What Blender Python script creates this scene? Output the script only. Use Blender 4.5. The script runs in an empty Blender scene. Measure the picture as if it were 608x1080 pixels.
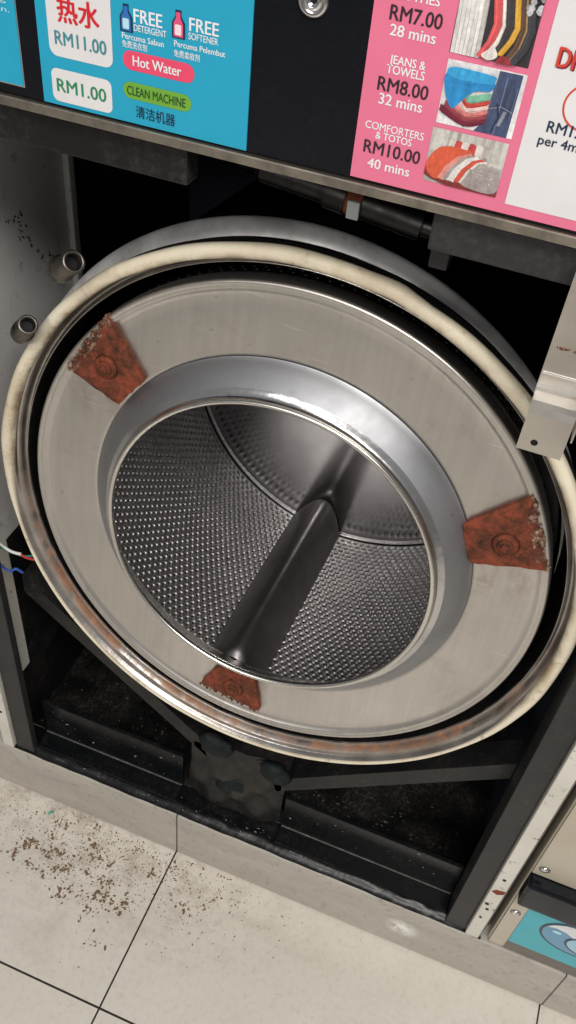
import bpy, bmesh, math, random
import numpy as np
from mathutils import Matrix, Vector

random.seed(7); rng = np.random.default_rng(7)
S = bpy.context.scene
COL = S.collection
PI = math.pi

# ------------------------------------------------------------------ camera
cam = bpy.data.cameras.new('camera'); cam_o = bpy.data.objects.new('camera', cam); COL.objects.link(cam_o)
cam.sensor_fit = 'VERTICAL'; cam.sensor_height = 24.0; cam.lens = 21.02
cam.clip_start = 0.02; cam.clip_end = 100
right = Vector((0.93123, 0.35410, -0.08649)).normalized()
_r = Vector((.9312, .3071, -.1963)); _d = Vector((-.0865, .7097, .6993))
W = np.array([[.93124, .30709, -.19629], [.35413, -.63423, .68648], [.08649, -.70964, -.69929]])
U_, S_, V_ = np.linalg.svd(W); W = U_ @ V_
M = Matrix.Identity(4)
for i in range(3):
    M[i][0] = W[i, 0]; M[i][1] = -W[i, 1]; M[i][2] = -W[i, 2]
M[0][3], M[1][3], M[2][3] = .183, 0.0, 1.36
cam_o.matrix_world = M
S.camera = cam_o

# ------------------------------------------------------------------ room light
wd = bpy.data.worlds.new('World'); S.world = wd; wd.use_nodes = True
wn = wd.node_tree.nodes; wl = wd.node_tree.links
bg = wn['Background']; bg.inputs['Strength'].default_value = 0.38
tc = wn.new('ShaderNodeTexCoord'); sx = wn.new('ShaderNodeSeparateXYZ'); rp = wn.new('ShaderNodeValToRGB')
wl.new(tc.outputs['Generated'], sx.inputs[0])
mp = wn.new('ShaderNodeMath'); mp.operation = 'MULTIPLY_ADD'; mp.inputs[1].default_value = .5; mp.inputs[2].default_value = .5
wl.new(sx.outputs['Z'], mp.inputs[0]); wl.new(mp.outputs[0], rp.inputs[0]); wl.new(rp.outputs[0], bg.inputs['Color'])
cr = rp.color_ramp
cr.elements[0].position = .4; cr.elements[0].color = (.30, .27, .23, 1)
cr.elements[1].position = .62; cr.elements[1].color = (.60, .585, .575, 1)
e = cr.elements.new(.9); e.color = (.62, .64, .68, 1)

def lamp(name, loc, aim, sx_, sy_, watt, colr):
    l = bpy.data.lights.new(name, 'AREA'); l.shape = 'RECTANGLE'; l.size = sx_; l.size_y = sy_; l.energy = watt; l.color = colr
    o = bpy.data.objects.new(name, l); COL.objects.link(o); o.location = loc
    o.rotation_euler = (Vector(aim) - Vector(loc)).to_track_quat('-Z', 'Y').to_euler()
lamp('ceiling_lamp', (.80, -.75, 2.75), (.75, -.6, 0), 1.5, .80, 54, (1, .955, .90))
lamp('ceiling_lamp', (-.5, -2.7, 2.75), (0, .6, .6), 1.2, .60, 44, (1, .96, .90))
S.view_settings.view_transform = 'Standard'; S.view_settings.look = 'None'
S.view_settings.exposure = 0.0; S.view_settings.gamma = 1

# ------------------------------------------------------------------ materials
class NT:
    def __init__(s, name):
        s.m = bpy.data.materials.new(name); s.m.use_nodes = True
        s.t = s.m.node_tree; s.n = s.t.nodes; s.b = s.n['Principled BSDF']
        s.co = s.n.new('ShaderNodeTexCoord').outputs['Object']
    def link(s, a, b): s.t.links.new(a, b)
    def noise(s, scale, detail=4, rough=.55, vec=None, stretch=None, dist=0):
        v = vec or s.co
        if stretch:
            mp = s.n.new('ShaderNodeMapping'); mp.inputs['Scale'].default_value = stretch
            s.link(v, mp.inputs[0]); v = mp.outputs[0]
        t = s.n.new('ShaderNodeTexNoise'); t.inputs['Scale'].default_value = scale
        t.inputs['Detail'].default_value = detail; t.inputs['Roughness'].default_value = rough
        t.inputs['Distortion'].default_value = dist
        s.link(v, t.inputs['Vector']); return t.outputs['Fac']
    def ramp(s, fac, *stops):
        r = s.n.new('ShaderNodeValToRGB'); el = r.color_ramp.elements
        while len(el) < len(stops): el.new(.5)
        for x, (p, c) in zip(el, stops):
            x.position = p; x.color = (c if isinstance(c, tuple) else (c, c, c)) + ((1,) if not isinstance(c, tuple) or len(c) == 3 else ())
        s.link(fac, r.inputs[0]); return r.outputs[0]
    def mix(s, fac, a, b):
        m = s.n.new('ShaderNodeMix'); m.data_type = 'RGBA'
        for sock, v in ((m.inputs[0], fac), (m.inputs[6], a), (m.inputs[7], b)):
            if isinstance(v, (int, float)): sock.default_value = v
            elif isinstance(v, tuple): sock.default_value = v + (1,)
            else: s.link(v, sock)
        return m.outputs[2]
    def math(s, op, a, b=None, c=None):
        m = s.n.new('ShaderNodeMath'); m.operation = op
        for i, v in enumerate((a, b, c)):
            if v is None: continue
            if isinstance(v, (int, float)): m.inputs[i].default_value = v
            else: s.link(v, m.inputs[i])
        return m.outputs[0]
    def xyz(s):
        x = s.n.new('ShaderNodeSeparateXYZ'); s.link(s.co, x.inputs[0]); return x.outputs
    def set(s, **k):
        for a, v in k.items():
            sock = s.b.inputs[{'col': 'Base Color', 'rough': 'Roughness', 'metal': 'Metallic', 'spec': 'Specular IOR Level', 'coat': 'Coat Weight'}[a]]
            if isinstance(v, (int, float)): sock.default_value = v
            elif isinstance(v, tuple): sock.default_value = v + (1,)
            else: s.link(v, sock)
        return s
    def bump(s, h, strength=.3, dist=.002):
        b = s.n.new('ShaderNodeBump'); b.inputs['Strength'].default_value = strength; b.inputs['Distance'].default_value = dist
        s.link(h, b.inputs['Height']); s.link(b.outputs[0], s.b.inputs['Normal']); return s

def flat(name, col, rough=.4, metal=0., spec=.5, var=.06, vs=40):
    q = NT(name); n = q.noise(vs)
    lo = tuple(c * (1 - var) for c in col); hi = tuple(min(1, c * (1 + var)) for c in col)
    q.set(col=q.ramp(n, (.3, lo), (.7, hi)), rough=rough, metal=metal, spec=spec)
    return q.m

def steel(name, col, r0, r1, stain=.25, ring=False, scale=9, bump=0.):
    q = NT(name)
    n = q.noise(scale, 5, .6); n2 = q.noise(160, 2, .5)
    c = q.ramp(n, (.30, tuple(x * (1 - stain) for x in col)), (.62, col))
    c = q.mix(q.ramp(q.noise(70, 3, .6), (.66, 0.), (.74, .45)), c, tuple(x * .45 for x in col))
    q.set(col=c, metal=1, rough=q.math('ADD', q.ramp(n, (.3, r1), (.7, r0)), q.math('MULTIPLY', n2, .05)))
    if bump: q.bump(q.noise(28, 3), bump, .002)
    return q.m

def dusty_black(name, col=(.012, .013, .015), rough=.32, dust=.5, dcol=(.16, .14, .12), scale=30, spec=.2):
    q = NT(name)
    n = q.noise(scale, 6, .7); n2 = q.noise(220, 3, .7)
    f = q.math('MULTIPLY', q.ramp(n, (.42, 0.), (.75, 1.)), q.ramp(n2, (.45, .15), (.65, 1.)))
    f = q.math('MULTIPLY', f, dust)
    q.set(col=q.mix(f, col, dcol), rough=q.math('MULTIPLY_ADD', f, .5, rough), spec=spec)
    q.bump(n2, .15, .001)
    return q.m

MAT = {}
# tiled floor: large beige porcelain tiles with thin dark joints and ground-in dirt
q = NT('floor_tile'); X = q.xyz()
def joint(v, origin, pitch, half):
    a = q.math('PINGPONG', q.math('SUBTRACT', v, origin), pitch / 2)   # distance to nearest joint
    return q.math('LESS_THAN', a, half)
j = q.math('MAXIMUM', joint(X['X'], -.0895, .571, .0013), joint(X['Y'], .3205, .571, .0015))
base = q.ramp(q.noise(5, 6, .65), (.3, (.66, .615, .545)), (.7, (.72, .68, .61)))
base = q.mix(q.ramp(q.noise(120, 4, .7), (.5, 0.), (.75, .35)), base, (.40, .36, .30))
near = q.ramp(X['Y'], (.36, 0.), (.56, 1.))
grime = q.math('MULTIPLY', near, q.ramp(q.noise(26, 8, .75), (.47, 0.), (.68, .75)))
grime = q.math('MULTIPLY', grime, q.ramp(q.math('ADD', X['X'], .5), (.40, 1.), (.62, .12)))
base = q.mix(grime, base, (.26, .205, .15))
base = q.mix(q.ramp(q.noise(3.2, 6, .75, stretch=(1, 2.6, 1), dist=1.2), (.52, 0.), (.72, .30)), base, (.43, .39, .33))
q.set(col=q.mix(j, base, (.035, .03, .025)), rough=q.math('MULTIPLY_ADD', q.noise(30), .20, .07), spec=.55)
q.bump(q.math('SUBTRACT', q.math('MULTIPLY', q.noise(60), .1), j), .35, .0015)
MAT['floor'] = q.m
# plinth facing
q = NT('plinth_stone'); X = q.xyz()
base = q.ramp(q.noise(7, 7, .7, stretch=(1, 1, 3)), (.3, (.38, .352, .31)), (.7, (.51, .478, .425)))
base = q.mix(q.ramp(q.noise(90, 4, .7), (.55, 0.), (.7, .5)), base, (.19, .17, .14))
a = q.math('PINGPONG', q.math('SUBTRACT', X['X'], -.088), .2855)
j = q.math('LESS_THAN', a, .0011)
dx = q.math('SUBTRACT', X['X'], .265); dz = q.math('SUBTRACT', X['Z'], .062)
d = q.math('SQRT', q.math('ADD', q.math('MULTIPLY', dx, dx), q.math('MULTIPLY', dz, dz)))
glare_stain = q.math('MULTIPLY', q.ramp(d, (.002, 1.), (.028, 0.)), q.ramp(q.noise(110, 4, .7), (.34, 0.), (.52, 1.)))  # whitish stain spot with the lamp glare painted into its colour
base = q.mix(glare_stain, base, (.95, .94, .90))
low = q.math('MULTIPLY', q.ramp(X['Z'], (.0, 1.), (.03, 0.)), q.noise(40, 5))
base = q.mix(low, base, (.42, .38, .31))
q.set(col=q.mix(j, base, (.05, .045, .04)), rough=.45)
q.bump(q.noise(60, 4), .15, .002)
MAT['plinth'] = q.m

q = NT('plate_steel'); X = q.xyz()
n = q.noise(5, 5, .6); rr = q.math('SQRT', q.math('ADD', q.math('MULTIPLY', X['X'], X['X']), q.math('MULTIPLY', X['Z'], X['Z'])))
c = q.ramp(n, (.30, (.52, .50, .475)), (.62, (.605, .58, .55)))
c = q.mix(q.ramp(q.noise(16, 6, .7, dist=.8), (.56, 0.), (.74, .38)), c, (.36, .325, .285))
c = q.mix(q.ramp(q.noise(85, 4, .65), (.67, 0.), (.72, .6)), c, (.26, .21, .17))
for cx_, cz_, dx_, dz_ in ((-.187, .143, .0, -.02), (.217, .088, .0, -.016), (-.018, -.226, .004, -.006)):
    ax_ = q.math('SUBTRACT', X['X'], cx_ + dx_); az_ = q.math('SUBTRACT', X['Z'], cz_ + dz_)
    dd = q.math('SQRT', q.math('ADD', q.math('MULTIPLY', ax_, ax_), q.math('MULTIPLY', az_, az_)))
    st = q.math('MULTIPLY', q.ramp(q.math('MULTIPLY', dd, 10.), (.36, 1.), (.66, 0.)), q.ramp(q.noise(48, 6, .75, stretch=(1, 1, .45)), (.46, 0.), (.70, .45)))
    c = q.mix(st, c, (.22, .085, .04))
br_ = q.noise(9, 5, .65, stretch=(16, 1, .9)); c = q.mix(q.ramp(br_, (.40, .20), (.60, 0.)), c, (.40, .375, .345))
sc_ = q.noise(11, 3, .5, stretch=(1.2, 1, 26), dist=.5); c = q.mix(q.ramp(sc_, (.67, 0.), (.70, .35)), c, (.80, .79, .77))
ln = q.n.new('ShaderNodeTexNoise'); ln.noise_dimensions = '1D'; ln.inputs['Scale'].default_value = 900; ln.inputs['Detail'].default_value = 3
q.link(rr, ln.inputs['W'])
q.set(col=c, metal=1, rough=q.math('ADD', q.ramp(n, (.3, .40), (.7, .27)), q.math('MULTIPLY', ln.outputs['Fac'], .08)))
q.bump(q.math('ADD', q.noise(7, 2), q.math('MULTIPLY', ln.outputs['Fac'], .012)), .35, .004)
MAT['plate'] = q.m
MAT['collar'] = steel('collar_steel', (.41, .418, .44), .44, .56, .25, scale=11, bump=.15)
MAT['lip'] = steel('lip_steel', (.72, .70, .66), .16, .3, .2)
MAT['fillet'] = steel('fillet_steel', (.66, .66, .67), .14, .24, .2, scale=20, bump=.5)
MAT['basket'] = steel('basket_steel', (.50, .48, .49), .36, .46, .25, scale=14)
MAT['dimple'] = steel('dimple_steel', (.58, .56, .555), .36, .46, .2, scale=20)
MAT['back'] = steel('back_steel', (.90, .895, .885), .10, .20, .22, scale=13, bump=.03)
MAT['lifter'] = steel('lifter_steel', (.25, .235, .243), .38, .50, .3, scale=16)
MAT['bracket'] = steel('bracket_steel', (.55, .525, .49), .24, .40, .25, bump=.15)
MAT['tube'] = steel('tube_steel', (.17, .155, .14), .3, .45, .4, scale=60)
MAT['chrome'] = steel('chrome', (.75, .75, .76), .12, .2, .1)
MAT['rim'] = steel('rim_steel', (.74, .73, .735), .34, .48, .45, scale=24, bump=.2)
MAT['rim'].node_tree.nodes['Principled BSDF'].inputs['Metallic'].default_value = .45
MAT['pitch'] = dusty_black('pitch_black', (.006, .006, .007), .5, .15)
MAT['edge_glint'] = dusty_black('edge_highlight', (.10, .095, .09), .3, .8, (.4, .37, .33), 60, spec=.5)  # lighter dusty paint standing in for the highlight on the rail edge
MAT['skin'] = steel('skin_steel', (.05, .05, .055), .35, .5, .4)
MAT['gloss_black'] = dusty_black('gloss_black_paint', (.005, .006, .007), .16, .16, scale=26, spec=.14)
MAT['frame_black'] = dusty_black('frame_black_paint', (.011, .011, .012), .34, .3, scale=18)
MAT['frame_grey'] = dusty_black('frame_grey_paint', (.028, .028, .029), .42, .35, scale=24)
MAT['cavity'] = dusty_black('cavity_paint', (.030, .035, .050), .6, .4, (.07, .07, .08), 8)
MAT['fascia'] = dusty_black('fascia_black', (.0055, .0065, .010), .14, .03, scale=40, spec=.18)
MAT['grime'] = dusty_black('grimy_pan', (.007, .007, .007), .4, .8, (.12, .105, .095), 11)
MAT['sealant'] = dusty_black('black_sealant', (.004, .004, .005), .30, .10, (.25, .23, .2), 45, spec=.4)
MAT['fitting'] = steel('fitting_metal', (.045, .044, .045), .34, .5, .6, scale=40)
MAT['apron'] = dusty_black('apron_grey', (.030, .029, .032), .5, .35, scale=20)

# rusty flange: steel, rust round the lower half
q = NT('rusty_flange'); X = q.xyz()
n = q.noise(9, 6, .7); n2 = q.noise(70, 5, .7)
st = q.ramp(q.noise(30, 4), (.3, (.30, .28, .26)), (.7, (.50, .48, .46)))
rc = q.ramp(n2, (.3, (.10, .035, .012)), (.55, (.30, .11, .03)), (.75, (.45, .22, .08)))
rr = q.math('SQRT', q.math('ADD', q.math('MULTIPLY', X['X'], X['X']), q.math('MULTIPLY', X['Z'], X['Z'])))
band = q.math('MULTIPLY', q.ramp(rr, (.2838, 0.), (.2862, 1.)), q.ramp(rr, (.2925, 1.), (.2960, .10)))
band = q.math('MULTIPLY', band, q.ramp(q.math('ADD', X['Z'], .5), (.36, 1.), (.50, 0.)))
rf = q.math('MULTIPLY', band, q.ramp(q.math('ADD', n, q.math('MULTIPLY', n2, .35)), (.55, 0.), (.70, .9)))
q.set(col=q.mix(rf, st, rc), metal=q.math('SUBTRACT', 1., rf), rough=q.math('MULTIPLY_ADD', rf, .45, .3))
q.bump(n2, .25, .002)
MAT['flange'] = q.m
# rusty clips
q = NT('red_rust')
n = q.noise(55, 7, .78); n2 = q.noise(150, 5, .75)
c = q.ramp(n, (.32, (.040, .016, .012)), (.46, (.125, .036, .017)), (.60, (.27, .058, .028)), (.70, (.17, .05, .026)), (.80, (.30, .12, .055)))
c = q.mix(q.ramp(n2, (.58, 0.), (.7, .6)), c, (.045, .022, .016))
q.set(col=c, rough=.72, spec=.3); q.bump(q.math('ADD', n, n2), .8, .0025)
MAT['rust'] = q.m
q = NT('scale_rust')
n = q.noise(140, 6, .75)
q.set(col=q.ramp(n, (.36, (.03, .014, .01)), (.5, (.16, .05, .025)), (.6, (.34, .26, .19)), (.75, (.50, .46, .40))), rough=.85)
q.bump(n, 1., .003)
MAT['scale'] = q.m
# cream gasket
q = NT('cream_rubber')
n = q.noise(14, 6, .7); n2 = q.noise(60, 5, .7, stretch=(1, 1, 1))
c = q.ramp(n, (.26, (.54, .45, .32)), (.50, (.72, .65, .50)), (.75, (.78, .73, .60)))
c = q.mix(q.ramp(n2, (.60, 0.), (.74, .8)), c, (.22, .14, .08))
X = q.xyz(); rr = q.math('SQRT', q.math('ADD', q.math('MULTIPLY', X['X'], X['X']), q.math('MULTIPLY', X['Z'], X['Z'])))
ed = q.math('MULTIPLY', q.ramp(q.math('MULTIPLY', rr, 3.), (.880, 1.), (.8985, 0.)), q.ramp(q.noise(22, 5, .7), (.40, 0.), (.62, .85)))
c = q.mix(ed, c, (.20, .13, .075))
q.set(col=c, rough=.5, spec=.35); q.bump(q.noise(30, 6, .7), .3, .003)
MAT['gasket'] = q.m
# inner side panel: galvanised / primer grey with scratches and splashes
q = NT('side_sheet')
n = q.noise(6, 5, .6)
c = q.ramp(n, (.3, (.60, .595, .585)), (.7, (.74, .73, .72)))
c = q.mix(q.ramp(q.noise(24, 5, .7), (.60, 0.), (.72, .55)), c, (.16, .16, .165))
c = q.mix(q.ramp(q.noise(45, 3, .9, stretch=(1, 1.6, .8), dist=2.2), (.665, 0.), (.685, .9)), c, (.03, .028, .028))
q.set(col=c, rough=.38)
MAT['side'] = q.m
# enamelled cabinet edge
q = NT('cream_enamel')
c = q.ramp(q.noise(11, 4), (.3, (.60, .58, .52)), (.7, (.72, .70, .635)))
c = q.mix(q.ramp(q.noise(75, 5, .75), (.60, 0.), (.66, .9)), c, (.13, .09, .065))
q.set(col=c, rough=.4)
MAT['enamel'] = q.m
q = NT('beige_enamel')
c = q.ramp(q.noise(8, 5), (.3, (.44, .39, .31)), (.7, (.52, .47, .38)))
q.set(col=c, rough=.33); MAT['beige'] = q.m
MAT['grey_strip'] = flat('grey_strip', (.14, .12, .105), .45)
MAT['dirty_alu'] = steel('dirty_aluminium', (.36, .325, .28), .4, .55, .5, scale=50)
# hub casting
q = NT('greasy_casting')
n = q.noise(26, 6, .7)
q.set(col=q.ramp(n, (.34, (.004, .004, .004)), (.5, (.012, .011, .010)), (.66, (.028, .024, .020)), (.78, (.12, .10, .075))), rough=.5)
q.bump(n, .6, .006); MAT['casting'] = q.m
q = NT('teal_knob')
n = q.noise(40, 5, .7)
q.set(col=q.ramp(n, (.35, (.006, .007, .007)), (.55, (.009, .014, .015)), (.68, (.03, .03, .027)), (.8, (.10, .085, .065))), rough=.6, spec=.2)
q.bump(n, .3, .003); MAT['knob'] = q.m
# printed sheets and inks
for k, c in dict(blue=(.018, .36, .56), pink=(.76, .18, .30), white=(.74, .73, .75), hotpink=(.80, .075, .16), green=(.16, .40, .045), navy=(.012, .03, .07),
                 black=(.03, .022, .03), teal_text=(.05, .25, .30), green_text=(.02, .24, .10), red=(.66, .02, .03), ltblue=(.45, .75, .85), white_text=(.80, .83, .86),
                 pinkish=(.90, .72, .78), darkgreen=(.02, .07, .02), orange=(.60, .06, .035), yellow=(.65, .33, .03), dark=(.022, .022, .028), denim=(.055, .085, .17), denim2=(.11, .15, .25),
                 towel=(.02, .24, .60), towel2=(.03, .33, .70), maroon=(.22, .015, .05), salmon=(.72, .22, .20), mint=(.18, .50, .38), greyp=(.34, .29, .28), beigep=(.50, .46, .42),
                 teal=(.055, .42, .50), logo_blue=(.14, .32, .48), logo_light=(.34, .58, .72), outline=(.035, .045, .07), bottle_blue=(.03, .16, .50), bottle_pink=(.75, .09, .22)).items():
    MAT['i_' + k] = flat('ink_' + k, c, .35, var=.03, spec=.4)
for k, c in dict(wire_green=(.02, .30, .22), wire_red=(.55, .04, .05), wire_white=(.7, .68, .66), wire_blue=(.03, .10, .40)).items():
    MAT[k] = flat(k, c, .4)
MAT['crumb'] = flat('brown_crumbs', (.185, .118, .068), .95, var=.4, vs=300)
MAT['scrap'] = flat('green_scrap', (.02, .36, .22), .5)
MAT['fleck'] = flat('pale_flecks', (.34, .32, .29), .35, var=.4, vs=200)
MAT['lint'] = flat('lint_fluff', (.10, .09, .08), .95, var=.4, vs=200)

# ------------------------------------------------------------------ mesh helpers
class MB:
    def __init__(s): s.v = []; s.f = []; s.mi = []; s.mats = []; s.sm = []
    def slot(s, m):
        if m not in s.mats: s.mats.append(m)
        return s.mats.index(m)
    def add(s, vs, fs, m, smooth=False):
        o = len(s.v); s.v += [tuple(map(float, v)) for v in vs]; k = s.slot(m)
        for f in fs: s.f.append(tuple(o + i for i in f)); s.mi.append(k); s.sm.append(smooth)
    def box(s, x0, x1, y0, y1, z0, z1, m, bev=0.0):
        if bev <= 0:
            vs = [(x, y, z) for x in (x0, x1) for y in (y0, y1) for z in (z0, z1)]
            s.add(vs, [(0, 1, 3, 2), (4, 6, 7, 5), (0, 4, 5, 1), (2, 3, 7, 6), (0, 2, 6, 4), (1, 5, 7, 3)], m); return
        bm = bmesh.new(); bmesh.ops.create_cube(bm, size=1)
        bmesh.ops.scale(bm, vec=(x1 - x0, y1 - y0, z1 - z0), verts=bm.verts)
        bmesh.ops.translate(bm, vec=((x0 + x1) / 2, (y0 + y1) / 2, (z0 + z1) / 2), verts=bm.verts)
        bmesh.ops.bevel(bm, geom=bm.edges[:], offset=bev, segments=2, profile=.6, affect='EDGES')
        s.bm(bm, m)
    def bm(s, bm, m, smooth=False, mat=None):
        bm.verts.index_update()
        s.add([(mat @ v.co if mat else v.co) for v in bm.verts], [[v.index for v in f.verts] for f in bm.faces], m, smooth); bm.free()
    def lathe(s, prof, m, n=160, a0=0., a1=2 * PI, shift=None, smooth=True):
        """profile (r, y) about local Y; x = r cos a, z = r sin a"""
        full = abs(a1 - a0 - 2 * PI) < 1e-6
        na = n if full else n + 1; vs = []; k = len(prof)
        for i in range(na):
            a = a0 + (a1 - a0) * i / n
            for r, y in prof:
                sxx, szz = shift(y) if shift else (0, 0)
                vs.append((r * math.cos(a) + sxx, y, r * math.sin(a) + szz))
        fs = []
        for i in range(n):
            j = (i + 1) % na
            for p in range(k - 1): fs.append((i * k + p, i * k + p + 1, j * k + p + 1, j * k + p))
        s.add(vs, fs, m, smooth)
    def tube(s, pts, rad, m, n=10, cap=True):
        pts = [Vector(p) for p in pts]; k = len(pts)
        rad = rad if isinstance(rad, (list, tuple)) else [rad] * k
        up = Vector((.3, .5, .81)); vs = []
        for i, p in enumerate(pts):
            t = (pts[min(i + 1, k - 1)] - pts[max(i - 1, 0)]).normalized()
            u = t.cross(up).normalized(); w = t.cross(u)
            for q_ in range(n):
                a = 2 * PI * q_ / n; vs.append(p + rad[i] * (math.cos(a) * u + math.sin(a) * w))
        fs = [(i * n + q_, i * n + (q_ + 1) % n, (i + 1) * n + (q_ + 1) % n, (i + 1) * n + q_) for i in range(k - 1) for q_ in range(n)]
        s.add(vs, fs, m, True)
        if cap: s.add(vs[:n], [tuple(range(n))], m); s.add(vs[-n:], [tuple(range(n))], m)
    def poly(s, pts, y, m):            # flat polygon in a vertical plane (x, z) facing -y
        s.add([(x, y, z) for x, z in pts], [tuple(range(len(pts)))], m)
    def prism(s, pts, y0, y1, m, side=None):
        n = len(pts); vs = [(x, y0, z) for x, z in pts] + [(x, y1, z) for x, z in pts]
        s.add(vs, [tuple(range(n))], m); s.add(vs, [(i, (i + 1) % n, n + (i + 1) % n, n + i) for i in range(n)], side or m)
        s.add(vs, [tuple(range(2 * n - 1, n - 1, -1))], m)
    def build(s, name, parent=None, loc=None, rot=None):
        me = bpy.data.meshes.new(name); me.from_pydata(s.v, [], s.f)
        for m in s.mats: me.materials.append(m)
        me.polygons.foreach_set('material_index', s.mi); me.polygons.foreach_set('use_smooth', s.sm); me.update()
        o = bpy.data.objects.new(name, me); COL.objects.link(o)
        if parent: o.parent = parent
        if loc: o.location = loc
        if rot: o.rotation_euler = rot
        return o

def rounded(x0, x1, z0, z1, r, n=6):
    r = min(r, (x1 - x0) / 2 - 1e-5, (z1 - z0) / 2 - 1e-5); out = []
    for cx, cz, a in ((x1 - r, z0 + r, -PI / 2), (x1 - r, z1 - r, 0), (x0 + r, z1 - r, PI / 2), (x0 + r, z0 + r, PI)):
        for i in range(n + 1):
            t = a + PI / 2 * i / n; out.append((cx + r * math.cos(t), cz + r * math.sin(t)))
    return out
def ellipse(cx, cz, rx, rz, n=32, a0=0, a1=2 * PI):
    return [(cx + rx * math.cos(a0 + (a1 - a0) * i / n), cz + rz * math.sin(a0 + (a1 - a0) * i / n)) for i in range(n)]
def ringmesh(mb, cx, cz, rx, rz, w, y, m, n=40):
    a = ellipse(cx, cz, rx, rz, n); b = ellipse(cx, cz, rx - w, rz - w, n)
    mb.add([(x, y, z) for x, z in a + b], [(i, (i + 1) % n, n + (i + 1) % n, n + i) for i in range(n)], m)

def text(mb, body, x0, x1, z, h, y, m, bold=.012, cjk=False):
    c = bpy.data.curves.new('lettering', 'FONT'); c.body = body; c.resolution_u = 3
    o = bpy.data.objects.new('lettering', c); COL.objects.link(o); bpy.context.view_layer.update()
    dg = bpy.context.evaluated_depsgraph_get(); ev = o.evaluated_get(dg); me = ev.to_mesh()
    P = np.array([v.co[:] for v in me.vertices]); F = [tuple(p.vertices) for p in me.polygons]
    ev.to_mesh_clear(); bpy.data.objects.remove(o); bpy.data.curves.remove(c)
    ax, bx = P[:, 0].min(), P[:, 0].max()
    zb, cap = (-.08, .92) if cjk else (0., .70)
    X = x0 + (P[:, 0] - ax) / (bx - ax) * (x1 - x0); Z = z + (P[:, 1] - zb) / cap * h
    for k, sh in enumerate((0, .8, 1.6, 2.4) if bold >= .03 else (0, .9, 1.8) if bold >= .012 else (0, .9)):
        mb.add(np.stack([X + (sh - .8) * .026 * h, np.full_like(X, y - .00003 * k), Z + .02 * h * (k % 2)], 1), F, m)

def thing(name, label, cat, loc, group=None):
    o = bpy.data.objects.new(name, None); COL.objects.link(o); o.location = loc; o.empty_display_size = .1
    o['label'] = label; o['category'] = cat
    if group: o['group'] = group
    return o
def tag(o, label, cat, kind=None, group=None):
    o['label'] = label; o['category'] = cat
    if kind: o['kind'] = kind
    if group: o['group'] = group
    return o

# ------------------------------------------------------------------ setting
mb = MB(); g = 24
mb.add([(-5, -5, 0), (5, -5, 0), (5, 2, 0), (-5, 2, 0)], [(0, 1, 2, 3)], MAT['floor'])
fl = mb.build('floor'); tag(fl, 'beige floor tiles with dark joints and scattered dirt', 'floor', 'structure')
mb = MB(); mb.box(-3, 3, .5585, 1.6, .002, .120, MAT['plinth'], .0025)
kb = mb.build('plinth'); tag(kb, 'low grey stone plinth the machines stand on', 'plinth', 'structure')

# ------------------------------------------------------------------ the washing machine
YF = .56
wm = thing('washing_machine', 'washing machine with its front removed, showing open steel drum, rusty clips and price panel', 'washing machine', (0, .56, .12), 'laundromat washing machines in a row')
def part(mb, name, parent=None, rel=None, rot=None):
    """build a part whose vertices are in world coordinates, keep them there under its parent"""
    o = mb.build(name)
    par = parent or wm
    o.parent = par
    o.matrix_parent_inverse = PINV.get(par.name, Matrix.Identity(4))
    return o
bpy.context.view_layer.update()
PINV = {wm.name: wm.matrix_world.inverted()}

# cabinet shell
mb = MB(); mb.box(-.3590, -.3555, .575, .832, .52, 1.115, MAT['side']); mb.box(-.3590, -.3552, .575, .624, .262, .519, MAT['enamel']); mb.box(-.3590, -.3552, .575, .624, .125, .2615, MAT['frame_black']); mb.box(-.3590, -.3556, .6245, .832, .125, .519, MAT['frame_black'])
SCR = [(.719,.902),(.730,.903),(.741,.906),(.734,.898),(.745,.885),(.739,.880),(.751,.870),(.752,.858),(.764,.850),(.771,.837),(.783,.834),(.792,.820)]
for y, z in SCR:
    for _ in range(3):
        yy, zz = y + random.gauss(0, .0028), z + random.gauss(0, .0035); L_ = random.uniform(.0008, .0042); aa = random.gauss(.9, .6)
        mb.tube([(-.3554, yy - L_ * math.cos(aa), zz + L_ * math.sin(aa)), (-.3554, yy, zz + random.gauss(0, .0008)), (-.3554, yy + L_ * math.cos(aa), zz - L_ * math.sin(aa))], [.0003, random.uniform(.0004, .0011), .0003], MAT['pitch'], 6)
mb.tube([(-.3550, .586, .47), (-.3550, .590, .455), (-.3550, .585, .44), (-.3550, .592, .43)], [.001, .0025, .0015, .002], MAT['pitch'], 6)
mb.box(-.3575, -.3545, .8335, 1.15, .125, 1.115, MAT['cavity']); mb.box(-.3555, -.3475, .826, .838, .52, 1.115, MAT['side'], .002)
part(mb, 'side_panel')
mb = MB(); mb.box(.3365, .340, .604, 1.15, .125, 1.115, MAT['cavity']); part(mb, 'side_panel')
mb = MB(); mb.box(-.36, .342, 1.15, 1.16, .125, 1.115, MAT['cavity']); part(mb, 'back_panel')
mb = MB(); mb.box(-.354, .336, .60, 1.1495, 1.099, 1.106, MAT['cavity']); part(mb, 'top_panel')
# base pan with grime lumps
nx, ny = 60, 44; vs = []
for j in range(ny + 1):
    for i in range(nx + 1):
        x = -.3565 + .694 * i / nx; y = .604 + .545 * j / ny
        h = .128 + .004 * math.sin(x * 31 + y * 17) * math.sin(y * 41) + float(rng.normal(0, .0016))
        vs.append((x, y, h))
mb = MB(); mb.add(vs, [(j * (nx + 1) + i, j * (nx + 1) + i + 1, (j + 1) * (nx + 1) + i + 1, (j + 1) * (nx + 1) + i) for j in range(ny) for i in range(nx)], MAT['grime'], True)
part(mb, 'base_pan')
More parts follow.
